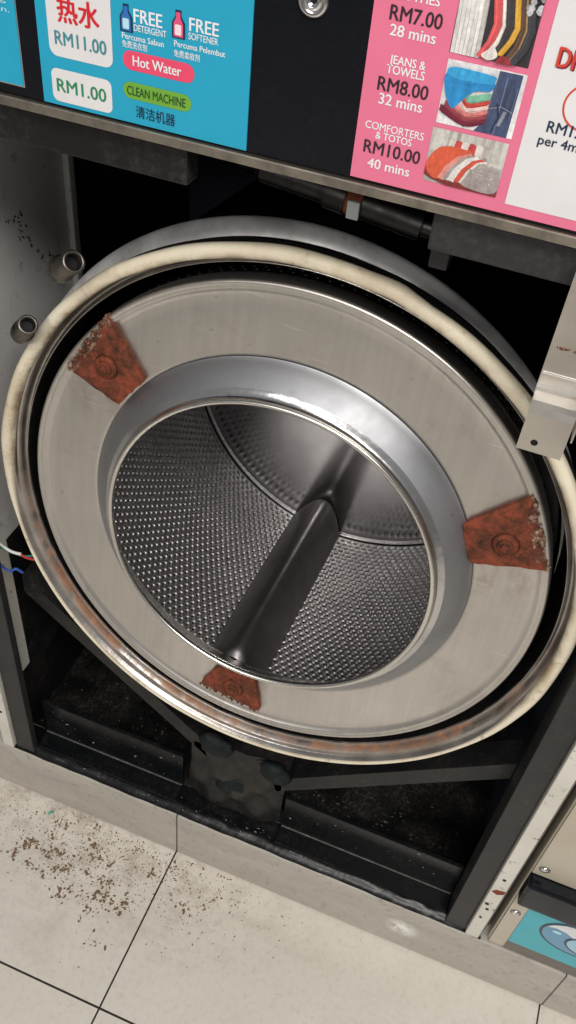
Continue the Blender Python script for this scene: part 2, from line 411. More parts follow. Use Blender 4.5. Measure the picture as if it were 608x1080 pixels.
# front edges of cabinet sides (cream enamel strips with screw holes)
def edge_strip(x0, x1, holes):
    mb = MB(); mb.box(x0, x1, .557, .5985, .127, 1.10, MAT['enamel'], .0018)
    for hx, hz, r in holes: mb.prism(ellipse(hx, hz, r, r, 14), .5562, .5575, MAT['pitch'])
    for hz in (.268,): mb.prism([(x0 + .002, hz), (x0 + .010, hz - .004), (x1 - .001, hz + .003), (x1 - .001, hz + .010), (x0 + .006, hz + .007)], .5564, .5575, MAT['rust'])
    return part(mb, 'edge_strip')
edge_strip(.3425, .3605, [(.351, .305, .0022), (.351, .218, .0022), (.3475, .232, .0026), (.349, .19, .0018)])
edge_strip(-.376, -.358, [(-.366, .32, .0022), (-.366, .22, .0022)])
# black angle posts
mb = MB(); mb.box(.3135, .3410, .563, .6035, .124, 1.10, MAT['frame_grey'], .0015); part(mb, 'post')
mb = MB(); mb.box(-.3565, -.3270, .563, .575, .124, 1.10, MAT['frame_grey'], .0015); part(mb, 'post')
# gap strip between this machine and the next
mb = MB(); mb.box(.3615, .3655, .568, .66, .127, 1.10, MAT['grey_strip'], .001); mb.box(.3665, .3705, .580, .66, .127, 1.10, MAT['pitch']); part(mb, 'gap_strip')

# bottom rails (angle iron, vertical face + flange), left and right of the hub
for x0, x1 in ((.058, .3120), (-.3265, -.098)):
    mb = MB(); mb.box(x0, x1, .599, .605, .1335, .213, MAT['gloss_black'], .0012); mb.box(x0, x1, .572, .5985, .1285, .1335, MAT['gloss_black'], .0012); mb.box(x0 + .001, x1 - .001, .5972, .5989, .1340, .1362, MAT['edge_glint'], .0006)  # last thin pale strip paints a highlight along the lower edge
    part(mb, 'rail')
# sealant: lumpy glossy bead along the plinth edge
nx, ny = 300, 12; vs = []
for j in range(ny + 1):
    for i in range(nx + 1):
        x = -.372 + .737 * i / nx; v = j / ny
        edge = .5606 + .0004 * math.sin(x * 47) + .0003 * math.sin(x * 131 + 1)
        y = edge + (.6060 - edge) * v
        lump = .5 + .5 * math.sin(x * 88 + 3 * math.sin(x * 23)) * math.sin(y * 310 + x * 30)
        z = .1206 + (.0022 + .0040 * math.exp(-((v - .28) / .2) ** 2) * (.45 + .75 * lump)) * min(1, v * 4) ** 1.5 + random.uniform(-.0002, .0002)
        vs.append((x, y, z))
mb = MB(); mb.add(vs, [(j * (nx + 1) + i, j * (nx + 1) + i + 1, (j + 1) * (nx + 1) + i + 1, (j + 1) * (nx + 1) + i) for j in range(ny) for i in range(nx)], MAT['sealant'], True)
part(mb, 'sealant_bead')
# V braces
def brace(sgn):
    mb = MB()
    zt = lambda x: .205 + .862 * abs(x)
    xa, xb = sgn * .03, sgn * (.3125 if sgn > 0 else .326)
    w = .033
    prof = [(xa, zt(xa) - w), (xb, zt(xb) - w), (xb, zt(xb)), (xa, zt(xa))]
    if sgn < 0: prof = prof[::-1]
    mb.prism(prof, .606, .6095, MAT['frame_black'])
    prof = [(xa, zt(xa) - .004), (xb, zt(xb) - .004), (xb, zt(xb)), (xa, zt(xa))]
    if sgn < 0: prof = prof[::-1]
    mb.prism(prof, .6097, .640, MAT['frame_black'])
    return part(mb, 'brace')
brace(1); brace(-1)
# hub: drain / shock mount under the tub
mb = MB()
bm = bmesh.new(); bmesh.ops.create_grid(bm, x_segments=18, y_segments=16, size=.5)
for v in bm.verts:
    x, zz = v.co.x, v.co.y
    X = -.018 + x * .150 * (1 - .12 * (zz + .5)); Z = .200 + zz * .142
    Y = .594 + .028 * max(0, zz) + .012 * (abs(x) * 2) ** 3 + .006 * math.sin(x * 14 + 1) * math.sin(zz * 12)
    v.co = (X, Y, Z)
mb.bm(bm, MAT['casting'], True)
mb.box(-.090, .054, .606, .70, .13, .262, MAT['casting'], .006)
hub = part(mb, 'drain_mount')
for (x, z, r, ax) in ((-.050, .276, .026, .3), (-.020, .188, .029, -.4), (.038, .262, .024, .5)):
    bm = bmesh.new(); bmesh.ops.create_uvsphere(bm, u_segments=24, v_segments=14, radius=1)
    for v in bm.verts: v.co *= 1 + .05 * math.sin(v.co.x * 9 + r * 99) * math.cos(v.co.z * 7)
    mt = Matrix.Translation((x, .602, z)) @ Matrix.Rotation(ax, 4, 'Y') @ Matrix.Diagonal((r, .012, r * .74, 1))
    mb = MB(); mb.bm(bm, MAT['knob'], True, mt)
    o = part(mb, 'knob'); bpy.context.view_layer.update(); o.parent = hub; o.matrix_parent_inverse = hub.matrix_world.inverted()

# top: beams below the panel
mb = MB(); mb.box(-.3265, -.083, .566, .585, 1.0685, 1.096, MAT['frame_black'], .002); mb.box(-.3265, -.083, .5855, .640, 1.091, 1.096, MAT['frame_black']); part(mb, 'cross_beam')
mb = MB(); mb.box(.096, .3130, .566, .585, 1.068, 1.096, MAT['apron'], .002); mb.box(.096, .110, .5855, .68, 1.045, 1.096, MAT['apron'], .002); part(mb, 'apron')
mb = MB()
mb.tube([(-.06, .66, 1.052), (-.005, .66, 1.047)], .011, MAT['fitting'], 14)
mb.tube([(-.005, .66, 1.047), (.012, .66, 1.045)], .015, MAT['fitting'], 6)
mb.tube([(.026, .66, 1.044), (.075, .66, 1.038)], .0125, MAT['fitting'], 14)
mb.tube([(.075, .66, 1.038), (.098, .66, 1.036)], .008, MAT['fitting'], 12)
mb.tube([(.012, .66, 1.045), (.0255, .66, 1.044)], .012, MAT['rust'], 12)
fit_o = part(mb, 'water_fitting')
def spline(P, k=8):
    P = [Vector(p) for p in P]; out = []
    for i in range(len(P) - 1):
        p0 = P[max(i - 1, 0)]; p1, p2 = P[i], P[i + 1]; p3 = P[min(i + 2, len(P) - 1)]
        for j in range(k):
            t = j / k; out.append(.5 * ((2 * p1) + (p2 - p0) * t + (2 * p0 - 5 * p1 + 4 * p2 - p3) * t * t + (3 * p1 - p0 - 3 * p2 + p3) * t ** 3))
    return out + [P[-1]]
hp = spline([(-.02, .80, 1.09), (-.03, .78, 1.02), (-.10, .80, .99), (-.20, .86, .99), (-.30, .95, 1.03)], 16)
mb = MB(); mb.tube(hp, [.0135 + .0018 * math.sin(i * 1.9) for i in range(len(hp))], MAT['frame_grey'], 14); part(mb, 'drain_hose')
mb = MB(); mb.box(.016, .0262, .644, .6475, 1.036, 1.0505, flat('pale_label', (.33, .36, .37), .5), .001)
o = part(mb, 'hex_nut'); bpy.context.view_layer.update(); o.parent = fit_o; o.matrix_parent_inverse = fit_o.matrix_world.inverted()

# stainless hinge bracket hanging from the apron
mb = MB()
def sheet(mb, pts_yz, x0, x1, m, th=.0016):
    n = len(pts_yz); P0 = []; P1 = []
    for i, (y, z) in enumerate(pts_yz):
        a = Vector(pts_yz[max(i - 1, 0)]); b = Vector(pts_yz[min(i + 1, n - 1)]); t = (b - a).normalized(); nn = Vector((t.y, -t.x)) * th
        P0.append((y, z)); P1.append((y + nn.x, z + nn.y))
    loop = P0 + P1[::-1]; k = len(loop)
    vs = [(x0, y, z) for y, z in loop] + [(x1, y, z) for y, z in loop]
    fs = [(i, (i + 1) % k, k + (i + 1) % k, k + i) for i in range(k)]
    for i in range(n - 1): fs.append((i, i + 1, k - 2 - i, k - 1 - i)); fs.append((k + i, k + k - 1 - i, k + k - 2 - i, k + i + 1))
    mb.add(vs, fs, m)
sheet(mb, [(.553, 1.099), (.553, 1.0), (.5515, .9965), (.548, .995), (.536, .9945), (.5325, .993), (.531, .989), (.531, .957)], .1945, .2265, MAT['bracket'])
mb.box(.2285, .2300, .5315, .575, .972, 1.099, MAT['bracket'], .0006)
br = part(mb, 'hinge_bracket')
mb = MB(); pts = [(.1990 + .0012 * i, .5522, 1.031 + random.uniform(-.0005, .0005)) for i in range(20)]
mb.tube(pts, [.0011 + random.uniform(-.0005, .0006) for _ in pts], MAT['scale'], 8); o1 = part(mb, 'weld_bead')
mb = MB(); mb.box(.1950, .2260, .5506, .5526, 1.009, 1.0105, MAT['chrome'], .0004); o2 = part(mb, 'crease')
mb = MB(); mb.prism(ellipse(.2055, .9655, .0026, .0026, 16), .5292, .5302, MAT['pitch']); o3 = part(mb, 'bolt_hole')
bpy.context.view_layer.update()
for o in (o1, o2, o3): o.parent = br; o.matrix_parent_inverse = br.matrix_world.inverted()

# ---- drum frame: axis tilts up towards the viewer
TILT = math.radians(-7.73); CEN = (0, .6, .704)
DM = Matrix.Translation(CEN) @ Matrix.Rotation(TILT, 4, 'X')
def dpart(mb, name, parent=None):
    o = mb.build(name); par = parent or wm
    bpy.context.view_layer.update()
    o.parent = par; o.matrix_parent_inverse = par.matrix_world.inverted(); o.matrix_world = DM
    bpy.context.view_layer.update(); return o

# outer tub
shift = lambda y: (-.022 * min(1, max(0, y / .08)), -.018 * min(1, max(0, y / .08)))
mb = MB()
mb.lathe([(.2845, .055), (.2845, .004)], MAT['pitch'], 220)
mb.lathe([(.2845, .004), (.2846, .001), (.2855, .0005), (.2862, .0035), (.2872, .0075), (.2905, .0080), (.2925, .0040), (.2940, -.0015), (.2962, -.0030),
          (.2990, -.0025), (.3005, -.0045), (.3020, -.0085), (.3035, -.0095), (.3045, -.0080), (.3045, .004), (.3010, .010), (.2970, .016)], MAT['flange'], 220)
mb.lathe([(.2970, .016), (.2960, .05), (.2960, .44), (.0, .45)], MAT['pitch'], 120, shift=shift)
mb.lathe([(.2824, .055), (.2740, .09)], MAT['pitch'], 120)
tub = dpart(mb, 'outer_tub')
mb = MB()
mb.lathe([(.2985, .0570), (.3000, .0572), (.3080, .0635), (.3118, .0672), (.3138, .0715), (.3142, .076), (.3132, .081), (.3105, .084), (.298, .085)], MAT['rim'], 180, shift=shift)
dpart(mb, 'clamp_band', tub)
# gasket: fat cream rubber over the top, thin along the bottom
N = 300; ks = 14; vs = []
def sstep(x, a, b):
    t = min(1, max(0, (x - a) / (b - a))); return t * t * (3 - 2 * t)
for i in range(N):
    a = 2 * PI * i / N; deg = math.degrees(a)
    d = ((deg - 90 + 180) % 360) - 180          # angle from the top, + = left
    fat = 1 - (sstep(d, 84, 108) if d > 0 else sstep(-d, 98, 128))
    wob = (.0003 * math.sin(a * 9) + .0002 * math.sin(a * 23 + 1)) * (.3 + fat)
    if abs(d + 14) < 5: wob += .0024 * (1 - abs(d + 14) / 5)
    rr_ = .3032 - .0042 * fat + wob; hw = .0016 + .0049 * fat; hd = .0020 + .0054 * fat + wob; yc = -.0098 - .0022 * fat
    for q_ in range(ks):
        b = 2 * PI * q_ / ks; cb, sb = math.cos(b), math.sin(b)
        px_ = rr_ + hw * math.copysign(abs(cb) ** .75, cb); py_ = yc + hd * math.copysign(abs(sb) ** .75, sb)
        vs.append((px_ * math.cos(a), py_, px_ * math.sin(a)))
mb = MB(); mb.add(vs, [(i * ks + q_, i * ks + (q_ + 1) % ks, ((i + 1) % N) * ks + (q_ + 1) % ks, ((i + 1) % N) * ks + q_) for i in range(N) for q_ in range(ks)], MAT['gasket'], True)
dpart(mb, 'door_gasket')

# drum basket: perforated wall
RD = .250; T0, T1 = .034, .354
NA = 160; NTn = 39; da = 2 * PI / NA; dt = (T1 - T0) / NTn
ii, kk = np.meshgrid(np.arange(NA), np.arange(NTn), indexing='ij'); ii = ii.ravel(); kk = kk.ravel()
ca = (ii + .5 * (kk % 2)) * da; ct = T0 + (kk + .5) * dt
rect = np.array([(-.5, -.5), (0, -.5), (.5, -.5), (.5, 0), (.5, .5), (0, .5), (-.5, .5), (-.5, 0)])
ang8 = np.arctan2(rect[:, 1], rect[:, 0]); oc = np.stack([np.cos(ang8), np.sin(ang8)], 1)
layers = [(rect * np.array([da * RD, dt]), 0.0), (oc * .0034, 0.0), (oc * .0031, .0004), (oc * .0026, .0009), (oc * .0023, .0012), (oc * .0021, .0030)]
V = []
for off, dr in layers:
    A = ca[:, None] + off[None, :, 0] / RD; T = ct[:, None] + off[None, :, 1]; Rr = RD + dr
    V.append(np.stack([Rr * np.cos(A), T, Rr * np.sin(A)], 2))
V = np.concatenate(V, 1).reshape(-1, 3); nc = len(ca); L = len(layers)
base_f = []
for l in range(L - 1):
    for q_ in range(8):
        base_f.append((l * 8 + q_, l * 8 + (q_ + 1) % 8, (l + 1) * 8 + (q_ + 1) % 8, (l + 1) * 8 + q_))
base_f = np.array(base_f); F = (base_f[None] + (np.arange(nc) * 8 * L)[:, None, None]).reshape(-1, 4)
me = bpy.data.meshes.new('drum'); me.from_pydata(V.tolist(), [], F.tolist())
extra = MB()
extra.lathe([(RD, .012), (RD, T0)], MAT['basket'], 190); extra.lathe([(RD, T1), (RD, .3562)], MAT['basket'], 190)
extra.lathe([(RD, .3562), (RD, .3575), (RD - .0015, .3590)], MAT['skin'], 190)
extra.lathe([(RD - .0015, .3590), (RD - .005, .3592), (RD - .0065, .3602), (RD - .008, .3592), (.06, .3575), (.02, .357), (.0, .357)], MAT['back'], 190)
extra.lathe([(.2535, .012), (.2535, .36)], MAT['pitch'], 96)
nv = len(V); allv = V.tolist() + extra.v; allf = F.tolist() + [tuple(nv + i for i in f) for f in extra.f]
me.clear_geometry(); me.from_pydata(allv, [], allf)
me.materials.append(MAT['basket']); me.materials.append(MAT['dimple']); [me.materials.append(m) for m in extra.mats if m is not MAT['basket']]
names = [MAT['basket'], MAT['dimple']] + [m for m in extra.mats if m is not MAT['basket']]
mi = np.tile([0] * 16 + [1] * (8 * (L - 3)), nc).tolist() + [names.index(extra.mats[k]) for k in extra.mi]
me.polygons.foreach_set('material_index', mi); me.polygons.foreach_set('use_smooth', [True] * len(allf)); me.update()
drum = bpy.data.objects.new('drum', me); COL.objects.link(drum); bpy.context.view_layer.update()
drum.parent = wm; drum.matrix_parent_inverse = wm.matrix_world.inverted(); drum.matrix_world = DM; bpy.context.view_layer.update()
# outside skin of the drum with two rows of bright dimples
mb = MB(); mb.lathe([(.2700, .021), (.2690, .026), (.2690, .09)], MAT['skin'], 160)
for row, tt in ((0, .029), (1, .037)):
    for i in range(150):
        a = 2 * PI * (i + .5 * row) / 150
        mb.lathe([(.0016, .0), (.0011, -.0006), (.0, -.0008)], MAT['plate'], 6)
        vs_ = mb.v[-18:]; k0 = len(mb.v) - 18
        for q_ in range(18):
            x, y, z = mb.v[k0 + q_]
            r_ = .2690 - y; aa = a + x / .269; mb.v[k0 + q_] = (r_ * math.cos(aa), tt + z, r_ * math.sin(aa))
dpart(mb, 'outer_skin', drum)
mb = MB(); mb.lathe([(.2500, .0125), (.1985, .0105), (.1975, .004), (.1990, .0), (.2040, -.0004), (.2480, .0), (.2570, .0), (.2600, -.0006), (.2622, -.0024), (.2640, -.0034), (.2655, -.0030), (.2668, -.0036), (.2690, -.0044), (.2706, -.0030), (.2712, .0), (.2712, .012), (.2704, .020), (.268, .022)], MAT['plate'], 240)
dpart(mb, 'front_plate', drum)
mb = MB(); mb.lathe([(.2000, -.0005), (.1985, -.0016), (.1965, -.0045), (.1905, -.0110), (.1840, -.0172), (.1788, -.0216)], MAT['collar'], 240)
mb.lathe([(.1788, -.0216), (.1760, -.0234), (.1738, -.0243), (.1722, -.0258), (.1712, -.0278)], MAT['fillet'], 240)
collar = dpart(mb, 'collar', drum)
mb = MB(); mb.lathe([(.1712, -.0278), (.1714, -.0300), (.1703, -.0318), (.1685, -.0322), (.1668, -.0312), (.1660, -.0290), (.1668, -.0260), (.1740, -.0185), (.1920, -.0010), (.1980, .0100)], MAT['lip'], 240)
dpart(mb, 'lip', drum)
# lifters on the drum wall
def lifter(deg):
    a = math.radians(deg); prof = []
    hw, hh = .038, .064
    for u in np.linspace(-1, 1, 21):
        au = abs(u); h = hh * (1 - .85 * (math.sqrt(au * au + .60) - .7746) / .4903 - .15 * au ** 6) if au < 1 else 0
        prof.append((u * hw, h))
    vs = []; st = [(.010, .86), (.013, .93), (.018, .975), (.026, 1.), (.06, 1.), (.30, 1.), (.325, 1.), (.340, .985), (.350, .945), (.3555, .87), (.358, .78)]
    for t, s_ in st:
        for x, h in prof:
            r = math.sqrt(RD * RD - x * x) - h * s_ + .0015; ang = x
            dx_, dz_ = x, -r
            vs.append((dx_ * math.cos(a) - dz_ * math.sin(a), t, dx_ * math.sin(a) + dz_ * math.cos(a)))
    n = len(prof); mb = MB()
    mb.add(vs, [(i * n + j, i * n + j + 1, (i + 1) * n + j + 1, (i + 1) * n + j) for i in range(len(st) - 1) for j in range(n - 1)], MAT['lifter'], True)
    dpart(mb, 'lifter', drum)
for d_ in (-8, 112, 232): lifter(d_)
# rusty clips bolted on the front plate
def clip(pts, bolt, lab):
    cx = sum(p[0] for p in pts) / 4; cz = sum(p[1] for p in pts) / 4
    mb = MB(); n = 9
    # subdivided slab with ragged border
    top = []
    P = [Vector(p) for p in pts]
    for j in range(n + 1):
        for i in range(n + 1):
            u, v = i / n, j / n
            p = (P[0] * (1 - u) + P[1] * u) * (1 - v) + (P[3] * (1 - u) + P[2] * u) * v
            ed = min(u, 1 - u, v, 1 - v)
            jit = .0008 if ed == 0 else .0005
            y = -.0075 + (.0020 if ed == 0 else 0) + random.uniform(-.0007, .0007)
            top.append((p.x + random.uniform(-jit, jit), y, p.y + random.uniform(-jit, jit)))
    mb.add(top, [(j * (n + 1) + i, j * (n + 1) + i + 1, (j + 1) * (n + 1) + i + 1, (j + 1) * (n + 1) + i) for j in range(n) for i in range(n)], MAT['rust'], False)
    for q_ in range(n): mb.mi[q_] = mb.slot(MAT['scale']) if random.random() < .7 else mb.mi[q_]
    ring = [j for j in range(n)] + [(j + 1) * (n + 1) - 1 for j in range(n)] + [n * (n + 1) + n - j for j in range(n)] + [(n - j) * (n + 1) for j in range(n)]
    lo = [(top[k][0] * 1.004, -.0002, top[k][2] * 1.004) for k in ring]; m_ = len(ring)
    vs = [top[k] for k in ring] + lo
    fs = [(i, (i + 1) % m_, m_ + (i + 1) % m_, m_ + i) for i in range(m_)]
    mb.add(vs, fs[:n], MAT['scale']); mb.add(vs, fs[n:], MAT['rust'])
    o = dpart(mb, 'rusty_clip', drum)
    mb2 = MB()
    bm = bmesh.new(); bmesh.ops.create_cone(bm, cap_ends=True, segments=20, radius1=.0115, radius2=.0085, depth=.004)
    mb.v, mb.f = [], []
    # crusted scale along the outer edge
    return o
def crust_pts(a, b, k):
    return [(a[0] + (b[0] - a[0]) * i / k, a[1] + (b[1] - a[1]) * i / k) for i in range(k + 1)]
CL = [([(-.2300, .1265), (-.1875, .1945), (-.1480, .1385), (-.1750, .1050)], (-.1875, .1430)),
      ([(.2225, .1430), (.2585, .0730), (.1905, .0545), (.1740, .0935)], (.2160, .0880)),
      ([(.0170, -.2500), (-.0590, -.2390), (-.0400, -.1990), (.0060, -.1990)], (-.0180, -.2240))]
for pts, bolt in CL:
    o = clip(pts, bolt, '')
    # boss, washer and crust joined into the same clip mesh
    bmx = bmesh.new(); bmx.from_mesh(o.data)
    mr = list(o.data.materials).index(MAT['rust'])
    def addgeo(b2, mtx, idx):
        off = {}
        for v in b2.verts: off[v] = bmx.verts.new(mtx @ v.co)
        for f in b2.faces:
            nf = bmx.faces.new([off[v] for v in f.verts]); nf.material_index = idx; nf.smooth = True
        b2.free()
    for r1, r2, dep, yy in ((.0130, .0105, .0034, -.0090), (.0078, .0066, .003, -.0118), (.0050, .0036, .004, -.0142)):
        b2 = bmesh.new(); bmesh.ops.create_cone(b2, cap_ends=True, segments=18, radius1=r1, radius2=r2, depth=dep)
        addgeo(b2, Matrix.Translation((bolt[0], yy, bolt[1])) @ Matrix.Rotation(PI / 2, 4, 'X'), mr)
    if MAT['scale'].name not in [m.name for m in o.data.materials]: o.data.materials.append(MAT['scale'])
    ms = [m.name for m in o.data.materials].index(MAT['scale'].name)
    for k in range(60):
        t = random.random(); px_ = pts[0][0] + (pts[1][0] - pts[0][0]) * t; pz_ = pts[0][1] + (pts[1][1] - pts[0][1]) * t
        b2 = bmesh.new(); bmesh.ops.create_icosphere(b2, subdivisions=1, radius=.0009 + .0026 * random.random() ** 2)
        for v in b2.verts: v.co *= random.uniform(.7, 1.2)
        addgeo(b2, Matrix.Translation((px_ + random.uniform(-.002, .002), random.uniform(-.0078, -.001), pz_ + random.uniform(-.002, .002))), ms)
    bmx.to_mesh(o.data); bmx.free()

# spacer tubes by the left side
def stub(mouth, back, r):
    d = (Vector(mouth) - Vector(back)).normalized(); L_ = (Vector(mouth) - Vector(back)).length
    mb = MB(); mb.lathe([(r * .70, -.006), (r * .70, L_ - .0005), (r * .78, L_), (r * .95, L_), (r, L_ - .001), (r, 0.), (r * 1.15, -.001), (r * 1.15, -.012), (0, -.012)], MAT['tube'], 28)
    mb.lathe([(r * .70, L_ - .012), (0, L_ - .012)], MAT['pitch'], 28)
    rot = Vector((0, 1, 0)).rotation_difference(d).to_matrix().to_4x4()
    o = mb.build('spacer_tube'); bpy.context.view_layer.update(); o.parent = wm; o.matrix_parent_inverse = wm.matrix_world.inverted()
    o.matrix_world = Matrix.Translation(back) @ rot
stub((-.192, .580, .972), (-.2100, .5910, .9560), .0100)
stub((-.246, .580, .894), (-.2590, .5900, .8780), .0092)
# wires
def wire(pts, m, r=.0013):
    P = [Vector(p) for p in pts]; out = []
    for i in range(len(P) - 1):
        p0 = P[max(i - 1, 0)]; p1, p2 = P[i], P[i + 1]; p3 = P[min(i + 2, len(P) - 1)]
        for k in range(6):
            t = k / 6; out.append(.5 * ((2 * p1) + (p2 - p0) * t + (2 * p0 - 5 * p1 + 4 * p2 - p3) * t * t + (3 * p1 - p0 - 3 * p2 + p3) * t ** 3))
    out.append(P[-1]); mb = MB(); mb.tube(out, r, m, 8); return part(mb, 'wire')
wire([(-.352, .59, .555), (-.335, .588, .551), (-.315, .588, .549), (-.300, .59, .549), (-.288, .60, .548)], MAT['wire_green'])
wire([(-.310, .5895, .5495), (-.300, .588, .549), (-.288, .588, .5505)], MAT['wire_red'], .0016)
wire([(-.352, .588, .572), (-.333, .586, .560), (-.318, .586, .553), (-.306, .588, .552)], MAT['wire_white'], .0019)
wire([(-.355, .586, .545), (-.338, .584, .525), (-.326, .585, .515), (-.318, .588, .520), (-.312, .592, .512)], MAT['wire_blue'], .0017)

# ---- control panel with printed sheets
mb = MB(); mb.box(-.46, .372, .5600, .78, 1.1065, 1.34, MAT['fascia'], .001)
cp = part(mb, 'control_panel'); bpy.context.view_layer.update()
PINV[cp.name] = cp.matrix_world.inverted()
mb = MB(); mb.box(-.46, .372, .5565, .60, 1.0985, 1.1060, MAT['dirty_alu'], .0012); part(mb, 'trim_strip', cp)
Y0 = .5588
def Yk(k): return Y0 - .0003 * k
def ink(k): return MAT['i_' + k]
# small blue sheet at the far left
mb = MB(); mb.box(-.40, -.2060, .5592, .5600, 1.1135, 1.33, MAT['chrome']); mb.box(-.3995, -.2070, .5588, .5592, 1.1145, 1.33, ink('blue'))
for i, (s_, xa) in enumerate((('kami di bar', -.2145), ('kos yang', -.2130), ('kepunyaan.', -.2110))):
    text(mb, s_, xa - .045, xa, 1.1735 - .0062 * i, .0034, Yk(1.2), ink('ltblue'), .02)
part(mb, 'notice_sheet', cp)
# blue washer price sheet
mb = MB(); mb.box(-.1910, -.0365, .5588, .5599, 1.1078, 1.33, ink('blue'))
mb.poly(rounded(-.1825, -.1345, 1.1405, 1.30, .006), Yk(1), ink('white')); mb.poly(rounded(-.1830, -.1365, 1.1105, 1.1325, .0045), Yk(1), ink('white'))
text(mb, '热水', -.174, -.1435, 1.1625, .0155, Yk(2), ink('red'), .03, True)
text(mb, 'RM11.00', -.1775, -.1390, 1.1483, .0086, Yk(2), ink('teal_text'), .012)
text(mb, 'RM1.00', -.1790, -.1410, 1.1175, .0086, Yk(2), ink('green_text'), .012)
def bottle(cx, z0, s, body):
    w, h = .0046 * s, .0165 * s
    pts = [(cx - w, z0), (cx + w, z0), (cx + w, z0 + h * .55), (cx + w * .45, z0 + h * .78), (cx + w * .45, z0 + h), (cx - w * .45, z0 + h), (cx - w * .45, z0 + h * .78), (cx - w, z0 + h * .55)]
    mb.poly(pts, Yk(1), ink('navy'))
    c2 = [(cx + (x - cx) * .72, z0 + .0009 + (z - z0) * .87) for x, z in pts]; mb.poly(c2, Yk(2), ink(body))
    mb.poly(rounded(cx - w * .5, cx + w * .5, z0 + h * .12, z0 + h * .5, .001), Yk(3), ink('pinkish' if 'pink' in body else 'ltblue'))
bottle(-.1235, 1.1655, 1.0, 'bottle_blue'); bottle(-.0865, 1.1685, 1.0, 'bottle_pink')
WT = ink('white_text')
for s_, a, b, z, h, bo in (('FREE', -.1180, -.0980, 1.1723, .0080, .035), ('DETERGENT', -.1180, -.0950, 1.1672, .0040, .01), ('Percuma Sabun', -.1270, -.0970, 1.1613, .0036, .02),
                           ('FREE', -.0790, -.0590, 1.1745, .0078, .035), ('SOFTENER', -.0795, -.0590, 1.1695, .0040, .01), ('Percuma Pelembut', -.0895, -.0540, 1.1635, .0036, .02)):
    text(mb, s_, a, b, z, h, Yk(1), WT, bo)
text(mb, '免费洗衣剂', -.1270, -.1090, 1.1560, .0044, Yk(1), WT, .01, True); text(mb, '免费柔软剂', -.0897, -.0715, 1.1572, .0044, Yk(1), WT, .01, True)
mb.poly(rounded(-.1270, -.0750, 1.1427, 1.1547, .006), Yk(1), ink('hotpink')); text(mb, 'Hot Water', -.1195, -.0845, 1.1458, .0064, Yk(2), WT, .035)
mb.poly(rounded(-.1275, -.0770, 1.1240, 1.1350, .0055), Yk(1), ink('green')); text(mb, 'CLEAN MACHINE', -.1245, -.0812, 1.1266, .0058, Yk(2), ink('darkgreen'), .01)
text(mb, '清洁机器', -.1185, -.0890, 1.1122, .0080, Yk(1), ink('navy'), .01, True)
part(mb, 'price_sheet', cp)
# pink and white dryer sheet
mb = MB(); mb.box(.0375, .36, .5588, .5599, 1.1085, 1.33, ink('pink'))
mb.poly([(.1395, 1.1150), (.36, 1.1150), (.36, 1.329), (.1395, 1.329)], Yk(1), ink('white'))
for s_, a, b, z, h, m_, bo in (('CLOTHES', .046, .0755, 1.2157, .0050, WT, .012), ('RM7.00', .048, .0790, 1.2043, .0080, ink('black'), .012), ('28 mins', .0495, .0770, 1.1962, .0062, WT, .012),
                               ('JEANS &', .052, .0740, 1.1812, .0048, WT, .012), ('TOWELS', .0510, .0745, 1.1755, .0050, WT, .012), ('RM8.00', .0470, .0785, 1.1650, .0080, ink('black'), .012), ('32 mins', .0490, .0765, 1.1572, .0064, WT, .012),
                               ('COMFORTERS', .043, .0810, 1.1412, .0047, WT, .008), ('& TOTOS', .0505, .0740, 1.1360, .0045, WT, .012), ('RM10.00', .044, .0810, 1.1262, .0080, ink('black'), .012), ('40 mins', .0480, .0760, 1.1170, .0062, WT, .012)):
    text(mb, s_, a, b, z, h, Yk(1), m_, bo)
def smooth_poly(pts, k=5):
    n = len(pts); out = []
    for i in range(n):
        p0, p1, p2, p3 = (np.array(pts[(i + d) % n], float) for d in (-1, 0, 1, 2))
        for t in np.linspace(0, 1, k, endpoint=False):
            out.append(tuple(.5 * (2 * p1 + (p2 - p0) * t * .8 + (2 * p0 - 5 * p1 + 4 * p2 - p3) * 0 + 0 * t)) if False else tuple((1 - t) ** 2 * (1 + 2 * t) * p1 + t * t * (3 - 2 * t) * p2 + .5 * (t * (1 - t) ** 2 * (p2 - p0) - t * t * (1 - t) * (p3 - p1))))
    return out
class Photo:
    """a small printed photograph: flat ink shapes on the sheet, u right, v up"""
    def __init__(s, x0, x1, z0, z1, bgc): s.b = (x0, x1, z0, z1); s.k = 0; mb.poly([(x0, z0), (x1, z0), (x1, z1), (x0, z1)], Yk(1), photo_ink(bgc))
    def shape(s, c, pts, smooth=True):
        x0, x1, z0, z1 = s.b; s.k += 1
        pts = smooth_poly(pts) if smooth else pts
        mb.poly([(x0 + min(1, max(0, u)) * (x1 - x0), z0 + min(1, max(0, v)) * (z1 - z0)) for u, v in pts], Yk(1.2) - .000018 * s.k, photo_ink(c))
    def stroke(s, c, pts, w):
        P = [np.array(p, float) for p in pts]; L = []; R = []
        for i, p in enumerate(P):
            t = P[min(i + 1, len(P) - 1)] - P[max(i - 1, 0)]; t /= np.linalg.norm(t) + 1e-9; nn = np.array([-t[1], t[0]]) * w / 2
            L.append(tuple(p + nn)); R.append(tuple(p - nn))
        for i in range(len(P) - 1): s.shape(c, [L[i], L[i + 1], R[i + 1], R[i]], False)
_pi = {}
def photo_ink(c):
    if c not in _pi:
        q = NT('photo_ink'); n = q.noise(420, 4, .7); n2 = q.noise(110, 3, .6, stretch=(2.5, 1, .6))
        f = q.math('MULTIPLY_ADD', q.math('SUBTRACT', q.math('ADD', n, n2), 1.), .9, 1.)
        m = q.n.new('ShaderNodeVectorMath'); m.operation = 'SCALE'; m.inputs[0].default_value = c; q.link(f, m.inputs['Scale'])
        q.link(m.outputs[0], q.b.inputs['Base Color']); q.b.inputs['Roughness'].default_value = .35; _pi[c] = q.m
    return _pi[c]
